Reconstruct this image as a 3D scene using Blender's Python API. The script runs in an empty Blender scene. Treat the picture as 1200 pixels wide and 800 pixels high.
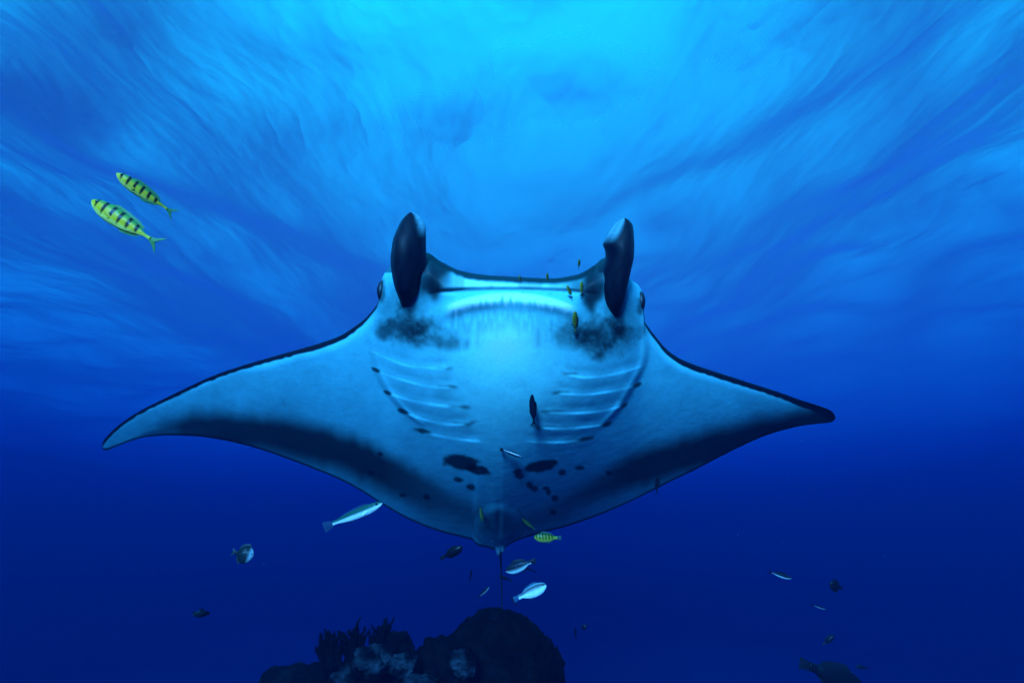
import bpy, bmesh, math, random
import numpy as np
from mathutils import Vector, Matrix, Quaternion, noise as mnoise

random.seed(7); rng = np.random.default_rng(7)
SC = bpy.context.scene
COL = SC.collection

# ---------------------------------------------------------------- camera
PITCH = math.radians(22.0)
cam_data = bpy.data.cameras.new('camera')
cam_data.sensor_width = 36.0; cam_data.lens = 18.0
cam_data.clip_start = 0.05; cam_data.clip_end = 600.0
cam = bpy.data.objects.new('camera', cam_data); COL.objects.link(cam)
cam.location = (0, 0, 0)
cam.rotation_euler = (math.radians(90) + PITCH, 0, 0)
SC.camera = cam

# ---------------------------------------------------------------- sky and sun (the sun stands behind the diver)
SUN_EL = math.radians(21.0)
world = bpy.data.worlds.new('World'); SC.world = world; world.use_nodes = True
wn = world.node_tree.nodes; wl = world.node_tree.links
sky = wn.new('ShaderNodeTexSky'); sky.sky_type = 'NISHITA'; sky.sun_disc = False
sky.sun_elevation = SUN_EL; sky.sun_rotation = math.radians(192); sky.air_density = 0.35; sky.dust_density = 0.1
wl.new(sky.outputs[0], wn['Background'].inputs[0]); wn['Background'].inputs[1].default_value = 0.05
sd = bpy.data.lights.new('sun', 'SUN'); sd.energy = 5.0; sd.angle = math.radians(14); sd.color = (1.0, 0.96, 0.90)
sun = bpy.data.objects.new('sun', sd); COL.objects.link(sun)
sun.rotation_euler = (math.radians(90) - SUN_EL, 0, math.radians(-12)); sun.location = (0, -20, 20)

SC.view_settings.view_transform = 'Standard'; SC.view_settings.look = 'None'
SC.view_settings.exposure = 3.85; SC.view_settings.gamma = 1.0
SC.view_settings.use_curve_mapping = False
SC.render.engine = 'CYCLES'
cy = SC.cycles
cy.max_bounces = 3; cy.diffuse_bounces = 1; cy.glossy_bounces = 1; cy.transmission_bounces = 4
cy.volume_bounces = 1; cy.transparent_max_bounces = 8
cy.use_denoising = True
try: cy.denoiser = 'OPENIMAGEDENOISE'
except Exception: pass
cy.sample_clamp_indirect = 4.0

# ---------------------------------------------------------------- helpers
F = 600.0; CP, SP = math.cos(PITCH), math.sin(PITCH)
def P(px, py, d):
    """world point at depth d along the direction of a measured bearing"""
    px = np.asarray(px, float); py = np.asarray(py, float); d = np.asarray(d, float)
    X = (px - 600) / F * d; Y = (400 - py) / F * d
    return np.stack([X, CP * d - SP * Y, SP * d + CP * Y], axis=-1)

def tag(o, label=None, cat=None, group=None, kind=None):
    if label: o['label'] = label
    if cat: o['category'] = cat
    if group: o['group'] = group
    if kind: o['kind'] = kind
    return o

def mesh_obj(name, verts, faces, mat, parent=None, smooth=True, colors=None, origin=None):
    verts = np.asarray(verts, float).reshape(-1, 3)
    if origin is not None: verts = verts - np.asarray(origin, float)
    me = bpy.data.meshes.new(name)
    me.from_pydata(verts.tolist(), [], [tuple(int(i) for i in f) for f in faces])
    me.update()
    if smooth: me.polygons.foreach_set('use_smooth', [True] * len(me.polygons))
    if colors is not None:
        a = me.color_attributes.new('pigment', 'FLOAT_COLOR', 'POINT')
        c = np.ones((len(verts), 4)); c[:, :3] = colors
        a.data.foreach_set('color', c.ravel())
    if mat: me.materials.append(mat)
    o = bpy.data.objects.new(name, me); COL.objects.link(o)
    if origin is not None: o.location = origin
    if parent: o.parent = parent
    return o

def new_mat(name):
    m = bpy.data.materials.new(name); m.use_nodes = True
    return m, m.node_tree.nodes, m.node_tree.links, m.node_tree.nodes['Principled BSDF']

def smooth01(x): x = np.clip(x, 0, 1); return x * x * (3 - 2 * x)

def curve(pts):
    """smooth single-valued curve through points (monotone cubic)"""
    p = np.array(sorted(pts), float); x, y = p[:, 0], p[:, 1]
    h = np.diff(x); dl = np.diff(y) / h
    m = np.zeros_like(x); m[0], m[-1] = dl[0], dl[-1]
    for i in range(1, len(x) - 1):
        if dl[i-1] * dl[i] > 0:
            w1, w2 = 2*h[i] + h[i-1], h[i] + 2*h[i-1]
            m[i] = (w1 + w2) / (w1 / dl[i-1] + w2 / dl[i])
    def f(q):
        q = np.clip(np.asarray(q, float), x[0], x[-1])
        k = np.clip(np.searchsorted(x, q) - 1, 0, len(h) - 1)
        t = (q - x[k]) / h[k]
        return ((2*t**3 - 3*t**2 + 1) * y[k] + (t**3 - 2*t**2 + t) * h[k] * m[k]
                + (-2*t**3 + 3*t**2) * y[k+1] + (t**3 - t**2) * h[k] * m[k+1])
    return f

def blur(a, s):
    r = max(1, int(3 * s)); k = np.exp(-0.5 * (np.arange(-r, r+1) / s) ** 2); k /= k.sum()
    def one(v, ax):
        pad = [(0, 0), (0, 0)]; pad[ax] = (r, r); v = np.pad(v, pad, mode='edge'); out = 0
        for i, w in enumerate(k):
            sl = [slice(None)] * 2; n = v.shape[ax] - 2*r; sl[ax] = slice(i, i+n); out = out + w * v[tuple(sl)]
        return out
    return one(one(a, 0), 1)

def vnoise(shape, sx, sy, seed=0):
    """band-limited noise field, zero mean, unit deviation"""
    r = np.random.default_rng(seed)
    h, w = shape; gh, gw = int(h / sy) + 4, int(w / sx) + 4
    g = r.standard_normal((gh, gw))
    yy = np.arange(h) / sy; xx = np.arange(w) / sx
    yi = yy.astype(int); xi = xx.astype(int); ty = smooth01(yy - yi)[:, None]; tx = smooth01(xx - xi)[None]
    a = g[np.ix_(yi, xi)]; b = g[np.ix_(yi, xi+1)]; c = g[np.ix_(yi+1, xi)]; d = g[np.ix_(yi+1, xi+1)]
    v = (a*(1-tx) + b*tx) * (1-ty) + (c*(1-tx) + d*tx) * ty
    return (v - v.mean()) / v.std()

def poly_mask(shape, pts, soft):
    h, w = shape; yy, xx = np.mgrid[0:h, 0:w]; ins = np.zeros(shape, bool)
    n = len(pts)
    for i in range(n):
        x1, y1 = pts[i]; x2, y2 = pts[(i+1) % n]
        c = ((y1 > yy) != (y2 > yy)) & (xx < (x2 - x1) * (yy - y1) / ((y2 - y1) or 1e-9) + x1)
        ins ^= c
    return blur(ins.astype(float), soft) if soft else ins.astype(float)

# ---------------------------------------------------------------- materials
def skin_material():
    m, n, l, b = new_mat('manta_skin')
    at = n.new('ShaderNodeVertexColor'); at.layer_name = 'pigment'
    tc = n.new('ShaderNodeTexCoord')
    nz = n.new('ShaderNodeTexNoise'); nz.inputs['Scale'].default_value = 90; nz.inputs['Detail'].default_value = 4
    l.new(tc.outputs['Object'], nz.inputs['Vector'])
    mp = n.new('ShaderNodeMapRange'); mp.inputs['To Min'].default_value = 0.86; mp.inputs['To Max'].default_value = 1.1
    l.new(nz.outputs['Fac'], mp.inputs['Value'])
    mx = n.new('ShaderNodeMix'); mx.data_type = 'RGBA'; mx.blend_type = 'MULTIPLY'; mx.inputs['Factor'].default_value = 1
    l.new(at.outputs['Color'], mx.inputs['A']); l.new(mp.outputs['Result'], mx.inputs['B'])
    l.new(mx.outputs['Result'], b.inputs['Base Color'])
    n2 = n.new('ShaderNodeTexNoise'); n2.inputs['Scale'].default_value = 16; n2.inputs['Detail'].default_value = 5
    l.new(tc.outputs['Object'], n2.inputs['Vector'])
    bp = n.new('ShaderNodeBump'); bp.inputs['Strength'].default_value = 0.10; bp.inputs['Distance'].default_value = 0.02
    l.new(n2.outputs['Fac'], bp.inputs['Height']); l.new(bp.outputs['Normal'], b.inputs['Normal'])
    b.inputs['Roughness'].default_value = 0.5
    b.inputs['Specular IOR Level'].default_value = 0.10
    return m

def pigment_material(name, rough=0.35, bump=0.0, scale=40, spec=0.12):
    m, n, l, b = new_mat(name)
    at = n.new('ShaderNodeVertexColor'); at.layer_name = 'pigment'
    tc = n.new('ShaderNodeTexCoord')
    nz = n.new('ShaderNodeTexNoise'); nz.inputs['Scale'].default_value = scale; nz.inputs['Detail'].default_value = 5
    l.new(tc.outputs['Object'], nz.inputs['Vector'])
    mp = n.new('ShaderNodeMapRange'); mp.inputs['To Min'].default_value = 0.7; mp.inputs['To Max'].default_value = 1.25
    l.new(nz.outputs['Fac'], mp.inputs['Value'])
    mx = n.new('ShaderNodeMix'); mx.data_type = 'RGBA'; mx.blend_type = 'MULTIPLY'; mx.inputs['Factor'].default_value = 1
    l.new(at.outputs['Color'], mx.inputs['A']); l.new(mp.outputs['Result'], mx.inputs['B'])
    l.new(mx.outputs['Result'], b.inputs['Base Color'])
    if bump:
        bp = n.new('ShaderNodeBump'); bp.inputs['Strength'].default_value = bump; bp.inputs['Distance'].default_value = 0.02
        l.new(nz.outputs['Fac'], bp.inputs['Height']); l.new(bp.outputs['Normal'], b.inputs['Normal'])
    b.inputs['Roughness'].default_value = rough; b.inputs['Specular IOR Level'].default_value = spec
    return m

def plain_material(name, color, rough):
    m, n, l, b = new_mat(name)
    tc = n.new('ShaderNodeTexCoord'); nz = n.new('ShaderNodeTexNoise'); nz.inputs['Scale'].default_value = 30
    l.new(tc.outputs['Object'], nz.inputs['Vector'])
    rp = n.new('ShaderNodeValToRGB')
    rp.color_ramp.elements[0].color = (*[c * 0.6 for c in color], 1); rp.color_ramp.elements[1].color = (*[c * 1.3 for c in color], 1)
    l.new(nz.outputs['Fac'], rp.inputs['Fac']); l.new(rp.outputs['Color'], b.inputs['Base Color'])
    b.inputs['Roughness'].default_value = rough
    return m

# ================================================================ THE SETTING
SURF_Z = 5.2; FLOOR_Z = -7.0; R_SEA = 118.0

# ---- sea surface, seen from below: swell modelled in the mesh, ripples as relief
def sea_surface():
    def axis(n, lim):
        t = np.linspace(-1, 1, n); return np.sign(t) * np.abs(t) ** 2.2 * lim
    gx = axis(420, R_SEA); gy = axis(420, R_SEA)
    X, Y = np.meshgrid(gx, gy)
    Z = np.zeros_like(X); r = np.random.default_rng(3)
    for k in range(46):
        lam = 10 ** r.uniform(0.15, 1.2)
        th = math.radians(r.normal(0, 40))          # crests run mostly away from the diver
        kx, ky = math.cos(th) * 2*math.pi/lam, math.sin(th) * 2*math.pi/lam
        a = 0.0056 * lam ** 0.95
        ph = kx * X + ky * Y + r.uniform(0, 6.28)
        fade = np.clip(lam * 14 / np.maximum(np.hypot(X, Y), 1), 0, 1)
        Z += a * np.sin(ph + 0.5 * np.sin(ph)) * fade
    for k in range(16):                                  # cross chop
        lam = r.uniform(1.5, 5.0); th = math.radians(r.normal(82, 24)); q = 2*math.pi/lam
        ph = q * (math.cos(th) * X + math.sin(th) * Y) + r.uniform(0, 6.28) + 1.2 * np.sin(0.35 * X + k)
        Z += 0.0062 * lam * np.sin(ph + 0.4 * np.sin(ph)) * np.clip(lam * 14 / np.maximum(np.hypot(X, Y), 1), 0, 1)
    Z += 1.2 * (1 - np.cos(2*math.pi * (X + 0.6) / 27.0)) * np.exp(-(X / 45) ** 2)      # added long swell, trough overhead, shaped to darken both sides of the view
    V = np.stack([X, Y, SURF_Z + Z], -1).reshape(-1, 3)
    n = len(gx); i = np.arange(n*(n)).reshape(n, n)
    Fc = np.stack([i[:-1, :-1], i[1:, :-1], i[1:, 1:], i[:-1, 1:]], -1).reshape(-1, 4)   # normals down
    m = bpy.data.materials.new('sea_surface'); m.use_nodes = True; nn = m.node_tree.nodes; l = m.node_tree.links; nn.clear()
    out = nn.new('ShaderNodeOutputMaterial')
    tc = nn.new('ShaderNodeTexCoord')
    def mth(op, x, y=None):
        q = nn.new('ShaderNodeMath'); q.operation = op
        for k, w in enumerate((x, y)):
            if w is None: continue
            if isinstance(w, (int, float)): q.inputs[k].default_value = w
            else: l.new(w, q.inputs[k])
        return q.outputs[0]
    sx = nn.new('ShaderNodeSeparateXYZ'); l.new(tc.outputs['Object'], sx.inputs[0])
    far = mth('POWER', mth('MULTIPLY', mth('SQRT', mth('ADD', mth('POWER', mth('ADD', sx.outputs['Y'], 2.0), 2.0), 4.0)), 1 / 7.0), 0.35)
    cx = nn.new('ShaderNodeCombineXYZ')                    # crests fan slightly across the wind
    l.new(mth('MULTIPLY', sx.outputs['X'], far), cx.inputs[0]); l.new(mth('MULTIPLY', sx.outputs['Y'], 0.62), cx.inputs[1])
    n1 = nn.new('ShaderNodeTexNoise'); n1.inputs['Scale'].default_value = 0.5; n1.inputs['Detail'].default_value = 5; n1.inputs['Roughness'].default_value = 0.43; n1.inputs['Distortion'].default_value = 0.5
    l.new(cx.outputs[0], n1.inputs['Vector'])
    bp = nn.new('ShaderNodeBump'); bp.inputs['Strength'].default_value = 0.8; bp.inputs['Distance'].default_value = 0.19
    n2 = nn.new('ShaderNodeTexNoise'); n2.inputs['Scale'].default_value = 0.85; n2.inputs['Detail'].default_value = 3.2; n2.inputs['Roughness'].default_value = 0.5; n2.inputs['Distortion'].default_value = 0.0
    l.new(cx.outputs[0], n2.inputs['Vector'])
    l.new(mth('ADD', n1.outputs['Fac'], mth('MULTIPLY', mth('ABSOLUTE', mth('SUBTRACT', n2.outputs['Fac'], 0.5)), -0.75)), bp.inputs['Height'])
    lw = nn.new('ShaderNodeLayerWeight'); lw.inputs['Blend'].default_value = 0.5
    l.new(bp.outputs['Normal'], lw.inputs['Normal'])
    ramp = nn.new('ShaderNodeMapRange'); ramp.clamp = True
    ramp.inputs['From Min'].default_value = 0.93; ramp.inputs['From Max'].default_value = 0.06
    ramp.inputs['To Min'].default_value = 0.16; ramp.inputs['To Max'].default_value = 1.0
    l.new(lw.outputs['Facing'], ramp.inputs['Value'])
    tr = nn.new('ShaderNodeBsdfTransparent'); tr.inputs['Color'].default_value = (0.42, 0.96, 1, 1)
    tl = nn.new('ShaderNodeBsdfTranslucent'); tl.inputs['Color'].default_value = (0.0, 0.90, 1.0, 1)
    l.new(bp.outputs['Normal'], tl.inputs['Normal'])
    gl = nn.new('ShaderNodeBsdfGlossy'); gl.inputs['Color'].default_value = (0.25, 0.55, 0.9, 1); gl.inputs['Roughness'].default_value = 0.25
    l.new(bp.outputs['Normal'], gl.inputs['Normal'])
    m1 = nn.new('ShaderNodeMixShader'); l.new(mth('POWER', ramp.outputs['Result'], 2.7), m1.inputs['Fac'])     # steep view: bright; flat view: mirrors the deep
    l.new(gl.outputs[0], m1.inputs[1]); l.new(tl.outputs[0], m1.inputs[2])
    m2 = nn.new('ShaderNodeMixShader'); m2.inputs['Fac'].default_value = 0.54               # light that goes straight through
    l.new(m1.outputs[0], m2.inputs[1]); l.new(tr.outputs[0], m2.inputs[2])
    l.new(m2.outputs[0], out.inputs['Surface'])
    o = mesh_obj('sea_surface', V, Fc, m)
    tag(o, 'rippled blue sea surface seen from below with long wind streaks', None, None, 'structure')

# ---- sea floor far below
def sea_floor():
    g = np.linspace(-R_SEA, R_SEA, 121); X, Y = np.meshgrid(g, g)
    Z = FLOOR_Z + 0.35 * np.sin(X * 0.21 + 1.3 * np.sin(Y * 0.11)) + 0.25 * np.sin(Y * 0.33 + X * 0.07)
    i = np.arange(121*121).reshape(121, 121)
    Fc = np.stack([i[:-1, :-1], i[:-1, 1:], i[1:, 1:], i[1:, :-1]], -1).reshape(-1, 4)
    m = plain_material('sea_floor_sand', (0.30, 0.28, 0.24), 0.9)
    tag(mesh_obj('sea_floor', np.stack([X, Y, Z], -1), Fc, m), 'dim sandy sea floor lying deep below the reef', None, None, 'structure')

# ---- the water itself: one closed box of even density
def water_haze():
    m = bpy.data.materials.new('sea_water'); m.use_nodes = True; nn = m.node_tree.nodes; l = m.node_tree.links; nn.clear()
    out = nn.new('ShaderNodeOutputMaterial'); pv = nn.new('ShaderNodeVolumePrincipled')
    # wanted per-metre coefficients (r, g, b)
    scat = (0.0001, 0.0028, 0.0100); ext = (0.135, 0.094, 0.058)
    dens = 0.2
    col = [s / dens for s in scat]
    ab = [(1 - (e - s) / dens / (1 - c)) ** 2 for s, e, c in zip(scat, ext, col)]
    pv.inputs['Color'].default_value = (*col, 1); pv.inputs['Density'].default_value = dens
    pv.inputs['Absorption Color'].default_value = (*ab, 1)
    pv.inputs['Anisotropy'].default_value = 0.0
    l.new(pv.outputs[0], out.inputs['Volume'])
    a = R_SEA + 2; z0, z1 = FLOOR_Z - 1.5, SURF_Z + 3.4
    V = [(x, y, z) for z in (z0, z1) for x, y in ((-a, -a), (a, -a), (a, a), (-a, a))]
    Fc = [(3, 2, 1, 0), (4, 5, 6, 7), (0, 1, 5, 4), (1, 2, 6, 5), (2, 3, 7, 6), (3, 0, 4, 7)]
    o = mesh_obj('haze', V, Fc, m, smooth=False)
    tag(o, 'clear deep blue sea water filling the whole view', None, None, 'stuff')

sea_surface(); sea_floor(); water_haze()

# ================================================================ THE MANTA RAY
# outline measured as bearings: front edge and rear edge of the disc
LE = curve([(119.5,524),(121,517),(125.5,511),(132,504),(139,498),(160,483.5),(190,468),(220,453.5),(250,440),(280,429.5),(310,420.5),(340,412),(370,403.5),(400,392.5),
  (412,385),(422,378),(430,371),(437,363),(442,356),(444.6,347),(445.5,338),(448,326),(453,317),(460,310),(470,304),(482,300),(500,296),(516,306),(540,317),(564,321.5),
  (600,324),(645,326),(675,322),(696,311),(709,302),(722,306),(732,318),(740,328),(747,333),(751,338),(753.6,347),(754.4,360),(755.5,376),(759,382),(769,395),(781,409),(797,420),(825,431),(856,441),
  (887,451),(912,459),(937,468),(962,476),(972,480),(977,484),(979.5,489)])
TE = curve([(119.5,524.5),(121.5,527),(125.5,527.5),(132,525),(139,522),(160,514.5),(175,511.5),(199,510),(229,511),(256,514.5),(286,521),(310,528),(340,538.5),(370,550),(400,562.5),(424,575.5),
  (447,590),(483,610),(517,623),(545,630),(553,632),(560,638.5),(572,641.5),(580,644),(588,644),(594,640),(600,636),(608,632.5),(620,628.5),(633,624.5),(657,618.5),(700,604),(733,590),(767,573.5),(797,558.5),(809,553),(841,536.5),
  (869,522.5),(894,511.5),(919,503.5),(944,498),(962,496),(972,495),(977,493),(979.5,489.5)])
MX = 598.0
THK = curve([(119,.006),(160,.012),(220,.022),(300,.036),(380,.055),(425,.075),(445,.10),(470,.17),(520,.225),(600,.245),(680,.225),(730,.17),(753,.10),(775,.075),(820,.055),(890,.036),(940,.018),(980,.006)])
FRONT = curve([(119,.34),(400,.30),(445,.24),(500,.17),(600,.15),(700,.17),(755,.24),(800,.30),(980,.34)])

OUT_L = curve([(372,425),(400,428),(420,432),(437,437),(460,450),(480,467),(497,487),(510,510),(517,545)])   # outer arc: x as function of y
OUT_R = curve([(372,764),(400,763),(417,762),(433,757),(450,748),(475,733),(497,713),(514,690),(519,650)])
GILL_L = [[(430,408),(450,418),(483,429),(527,432)], [(436,432),(460,441),(483,448),(510,453),(532,453)], [(450,459),(487,470),(527,476),(545,477)],
          [(468,481),(500,492),(527,497),(552,496)], [(492,504),(513,510),(543,515),(563,517)]]
GILL_R = [[(662,438),(687,442),(720,438),(757,427)], [(652,460),(683,462),(717,458),(751,450)], [(638,482),(667,484),(700,482),(735,474)],
          [(627,500),(657,502),(687,500),(715,496)], [(617,517),(650,518),(677,516),(690,513)]]

def mean_depth(x, y):
    u = np.sqrt(((x - MX) / 430.0) ** 2 + .02) - .1414
    a = (y - 330) / 310
    return 2.36 + 0.66 * (0.25 * a + 0.75 * np.sign(a) * np.abs(a) ** 2.6) * (1 + 1.4 * u) + 0.10 * u**2 + 0.10 * u**4

def pouch(x, y):
    """raised throat and the stepped gill flaps"""
    out = np.zeros_like(x)
    xl = OUT_L(y); xr = OUT_R(y)
    vert = smooth01((y - 360) / 40) * (1 - smooth01((y - 440) / 80))
    w = 11.0
    out += 0.012 * smooth01((x - xl) / w) * smooth01((xr - x) / w) * vert
    for curves, side in ((GILL_L, -1), (GILL_R, 1)):
        xs = np.array([[c[0][0], c[-1][0]] for c in curves])
        ys = [curve(c)(x) for c in curves]
        first = ys[0] - 24
        inner = 545 if side < 0 else 645
        prev = first
        for yc, c in zip(ys, curves):
            x0, x1 = c[0][0], c[-1][0]
            f = np.clip((y - prev) / np.maximum(yc - prev, 1), 0, None)
            ramp = smooth01((y - yc + 1.0) / 2.0) * np.exp(-np.clip(y - yc, 0, None) / 13.0) - .5 * np.exp(-((y - yc + 6) / 5.0) ** 2)
            ends = smooth01((x - x0 + 4) / 12) * smooth01((x1 + 6 - x) / 14)
            out += 0.0060 * ramp * ends * (.72 + .28 * np.sin(x / 8.0 + yc[0, 0] if np.ndim(yc) == 2 else x / 8.0))
            prev = yc
    # arc ridge on the outer side of the gills
    for xo, s in ((xl, 1), (xr, -1)):
        d = (x - xo) * s
        out += 0.008 * np.exp(-((d - 7) / 4.5) ** 2) * smooth01((y - 380) / 30) * (1 - smooth01((y - 480) / 25))
    return out

_xs = np.linspace(119.5, 979.5, 861); _k = np.hanning(61); _k /= _k.sum()
_l = np.convolve(np.pad(LE(_xs), 30, mode='edge'), _k, mode='valid') - 26
LES = lambda q: np.interp(q, _xs, _l)
ROLL = curve([(119,8),(300,14),(420,18),(450,22),(520,36),(600,40),(680,36),(752,22),(780,18),(900,14),(980,8)])
def belly_profile(x, s):
    f = FRONT(x)
    a = np.sqrt(np.clip(1 - (1 - np.clip(s / f, 0, 1)) ** 2.3, 0, 1))
    b = np.cos(np.pi / 2 * np.clip((s - f) / (1 - f), 0, 1) ** (1.25 + 1.0 * np.exp(-((x - 594) / 130) ** 2)))
    return np.where(s < f, a, b)

def ventral_depth(x, y):
    x = np.asarray(x, float); y = np.asarray(y, float)
    le, te = LE(x), TE(x); s = np.clip((y - le) / np.maximum(te - le, .5), 0, 1)
    ls = LES(x); si = np.clip((y - ls) / (te - ls), 0, 1)
    roll = np.clip((y - le) / np.minimum(ROLL(x), .45 * np.maximum(te - le, 1)), 0, 1)
    d = mean_depth(x, y) - THK(x) * belly_profile(x, si) * np.sqrt(1 - (1 - roll) ** 2.2)
    edge = smooth01(s / 0.05) * smooth01((1 - s) / 0.03)
    d = d - 0.03 * np.exp(-((x - 594) / 90) ** 2 - ((y - 490) / 100) ** 2) * smooth01((y - 335) / 40)
    d = d - pouch(x, y) * edge
    body = smooth01((x - 505) / 25) * smooth01((692 - x) / 25)
    # mouth slit: the lower jaw stands forward of the upper lip
    ym = 338 + 3.5 * ((x - 600) / 80) ** 2 * np.sign(1)
    d = d + 0.022 * np.exp(-((y - ym) / 2.6) ** 2) * body
    d = d - 0.020 * np.exp(-((y - ym - 13 - 9 * ((x - 597) / 70) ** 2) / 9) ** 2) * body
    # cheeks beside the mouth sink in
    for cx, cy_, rx, ry, a in ((505, 352, 12, 22, .03), (697, 354, 12, 24, .03)):
        d = d + a * np.exp(-((x - cx) / rx) ** 2 - ((y - cy_) / ry) ** 2) * edge
    # pelvic fins and cloaca swelling
    r2 = ((x - 584) / 27) ** 2 + ((y - 615) / 25) ** 2
    d = d - 0.012 * (1 - smooth01((np.sqrt(r2) - 0.6) / 0.5)) * edge
    d = d + 0.010 * np.exp(-((x - 585) / 3.0) ** 2) * np.exp(-((y - 610) / 16) ** 2)
    # shallow folds across the wings
    fold = 0.004 * np.sin((x - 0.4 * y) / 13.0) + 0.003 * np.sin((x + 0.3 * y) / 29.0 + 1.0)
    wing = smooth01((np.abs(x - MX) - 190) / 90)
    return d + fold * wing * smooth01(s / 0.15) * smooth01((1 - s) / 0.2)

def dorsal_depth(x, y):
    le, te = LE(x), TE(x); s = np.clip((y - le) / np.maximum(te - le, .5), 0, 1)
    p = np.where(s < .3, np.sqrt(np.clip(1 - (1 - s / .3) ** 2, 0, 1)), np.cos(np.pi / 2 * np.clip((s - .3) / .7, 0, 1) ** 1.1))
    return mean_depth(x, y) + 0.72 * THK(x) * p

# ---- skin colour: grown markings, with some light and shade painted in
H, W = 800, 1200
SH = (H, W)
YY, XX = np.mgrid[0:H, 0:W].astype(float)
def pigment_map():
    le = LE(XX[0])[None]; te = TE(XX[0])[None]
    dl = YY - le; dt = te - YY
    n_f = vnoise(SH, 5, 5, 1); n_m = vnoise(SH, 14, 14, 2); n_c = vnoise(SH, 40, 40, 3); n_x = vnoise(SH, 9, 40, 4); n_v = vnoise(SH, 3.2, 22, 5); n_g = vnoise(SH, 2.2, 2.2, 6)
    dark = np.zeros(SH)
    def add(m): 
        nonlocal dark
        dark = 1 - (1 - dark) * (1 - np.clip(m, 0, 1))
    wing = ((XX < 446) | (XX > 753)).astype(float)
    wr = np.interp(XX[0], [120,150,300,380,425,446,752,765,800,900,960,980], [4.5,3.6,4.4,6.0,5.0,2.0,2.0,4.5,6.5,6.0,8,12])[None]
    add(wing * (1 - smooth01((dl - wr - 0.3 * n_f) / 1.6)))
    add((1 - smooth01((dt - 1.6) / 1.6)) * 0.9)
    # dark band along the rear of the wings
    up_l = curve([(120,530),(150,520),(168,503),(190,490),(215,484),(250,480),(285,482),(320,486),(360,493),(400,503),(440,521),(470,536),(500,556),(530,574),(560,590),(600,600)])(XX[0])[None]
    lo_l = curve([(120,530),(180,512),(256,516),(300,516),(340,524),(400,542),(450,564),(500,586),(540,600),(600,610)])(XX[0])[None]
    b = smooth01((YY - up_l + 10 + 0.9 * n_x) / 26) * (1 - smooth01((YY - lo_l + 2 - 0.8 * n_x - 1.5 * n_c) / 34))
    k = np.interp(XX[0], [150,185,215,450,520,570,600], [0,.5,.93,.95,.72,.45,.15])[None]
    add(b * k)
    up_r = curve([(600,604),(640,588),(665,575),(690,560),(715,542),(740,527),(770,517),(800,508),(850,495),(900,483),(945,474),(980,464)])(XX[0])[None]
    lo_r = curve([(600,620),(660,592),(700,575),(740,562),(770,553),(800,542),(841,533),(869,523),(980,500)])(XX[0])[None]
    b = smooth01((YY - up_r + 10 + 0.8 * n_x) / 27) * (1 - smooth01((YY - lo_r + 2 - 0.8 * n_x - 1.5 * n_c) / 28))
    k = np.interp(XX[0], [600,640,690,740,900,980], [.15,.45,.72,.93,.96,.97])[None]
    add(b * k)
    # spots
    def spot(x, y, rx, ry, ang=0, a=.95, soft=.35):
        c, s_ = math.cos(math.radians(ang)), math.sin(math.radians(ang))
        dx, dy = XX - x, YY - y; q = np.sqrt(((dx*c + dy*s_) / rx) ** 2 + ((-dx*s_ + dy*c) / ry) ** 2)
        add(a * (1 - smooth01((q - 1 + soft/2 + 0.10 * n_f) / soft)))
    spot(540,541,22,9,8); spot(560,550,13,6,14); spot(634,546,20,6.5,-10)
    for x, y, rx, ry, an in ((538,562,6,3.2,10),(552,570.5,5.5,4,15),(607,552,5.5,3,-5),(609,557.5,5.5,3.4,0),(621,568,4.5,3.5,30),(626,572,5,4,0),(640,572,4,2.4,0),(642.5,577,3,4,20),
        (659,553.5,4.5,3.4,-15),(679,548.5,6.5,2.8,0),(650,584,4.5,3.4,0),(648,600,4,3,10),(500,582,4.5,3.2,10),(472,580,4.5,2.5,0),(435,554,4,3.2,15),(713,554,4,2.4,0),(446,532,3,2,0)):
        spot(x, y, rx, ry, an, .88, .5)
    # dark flecks at both ends of the gill slits
    for g, o_side in ((GILL_L, 0), (GILL_R, -1)):
        for i, c in enumerate(g):
            xo, yo = c[o_side]; xi, yi = c[-1 if o_side == 0 else 0]
            sgn = 1 if o_side == 0 else -1
            if i > 0:
                spot(xo + sgn*4, yo + 1, (5.5, 5.5, 7, 10)[i-1], (2.3, 2.2, 2.5, 2.7)[i-1], (28, 26, 20, 12)[i-1] * sgn, .92, .6)
            if i < 4: spot(xi - sgn*1, yi, 4.5 + i, 2.2, (-14, 10, 4, -18)[i] * sgn, .7 if i else .4, 1.2); spot(xi - sgn*(8 + 2*i), yi - .5, 9, 1.3, 3 * sgn, .55, 1.0)
            yc = curve(c)(XX[0])[None]; x0, x1 = c[0][0], c[-1][0]
            add(0.14 * np.exp(-((YY - yc + 1.6) / 1.2) ** 2) * smooth01((XX - x0) / 10) * smooth01((x1 - XX) / 10))
    # cheeks under the cephalic fins: cloudy dark patches
    def cloud(x, y, rx, ry, a, seed_n):
        q = ((XX - x) / rx) ** 2 + ((YY - y) / ry) ** 2
        add(a * smooth01((1.5 - q + 0.20 * seed_n + 0.09 * n_f + .06 * n_g) / 1.8))
    cloud(476,368,42,40,.60,n_c); cloud(718,374,44,42,.62,n_c)  # broad shade on the head sides, painted into the skin
    cloud(478,362,12,16,.8,n_m); cloud(722,376,11,16,.8,n_m)
    cloud(468,386,34,14,.80,n_m); cloud(500,390,26,18,.80,n_m); cloud(520,398,22,14,.5,n_m)
    cloud(705,396,36,24,.92,n_m); cloud(668,392,24,20,.70,n_m); cloud(735,388,22,12,.6,n_m)
    # throat under the lip: finely streaked grey
    YA = YY - 13 * ((XX - 597) / 70) ** 2
    st = smooth01((YA - 357 - 7 * n_v) / 16) * (1 - smooth01((YY - 388 - 6 * n_m) / 22)) * smooth01((XX - 508) / 16) * smooth01((688 - XX) / 22)
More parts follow.
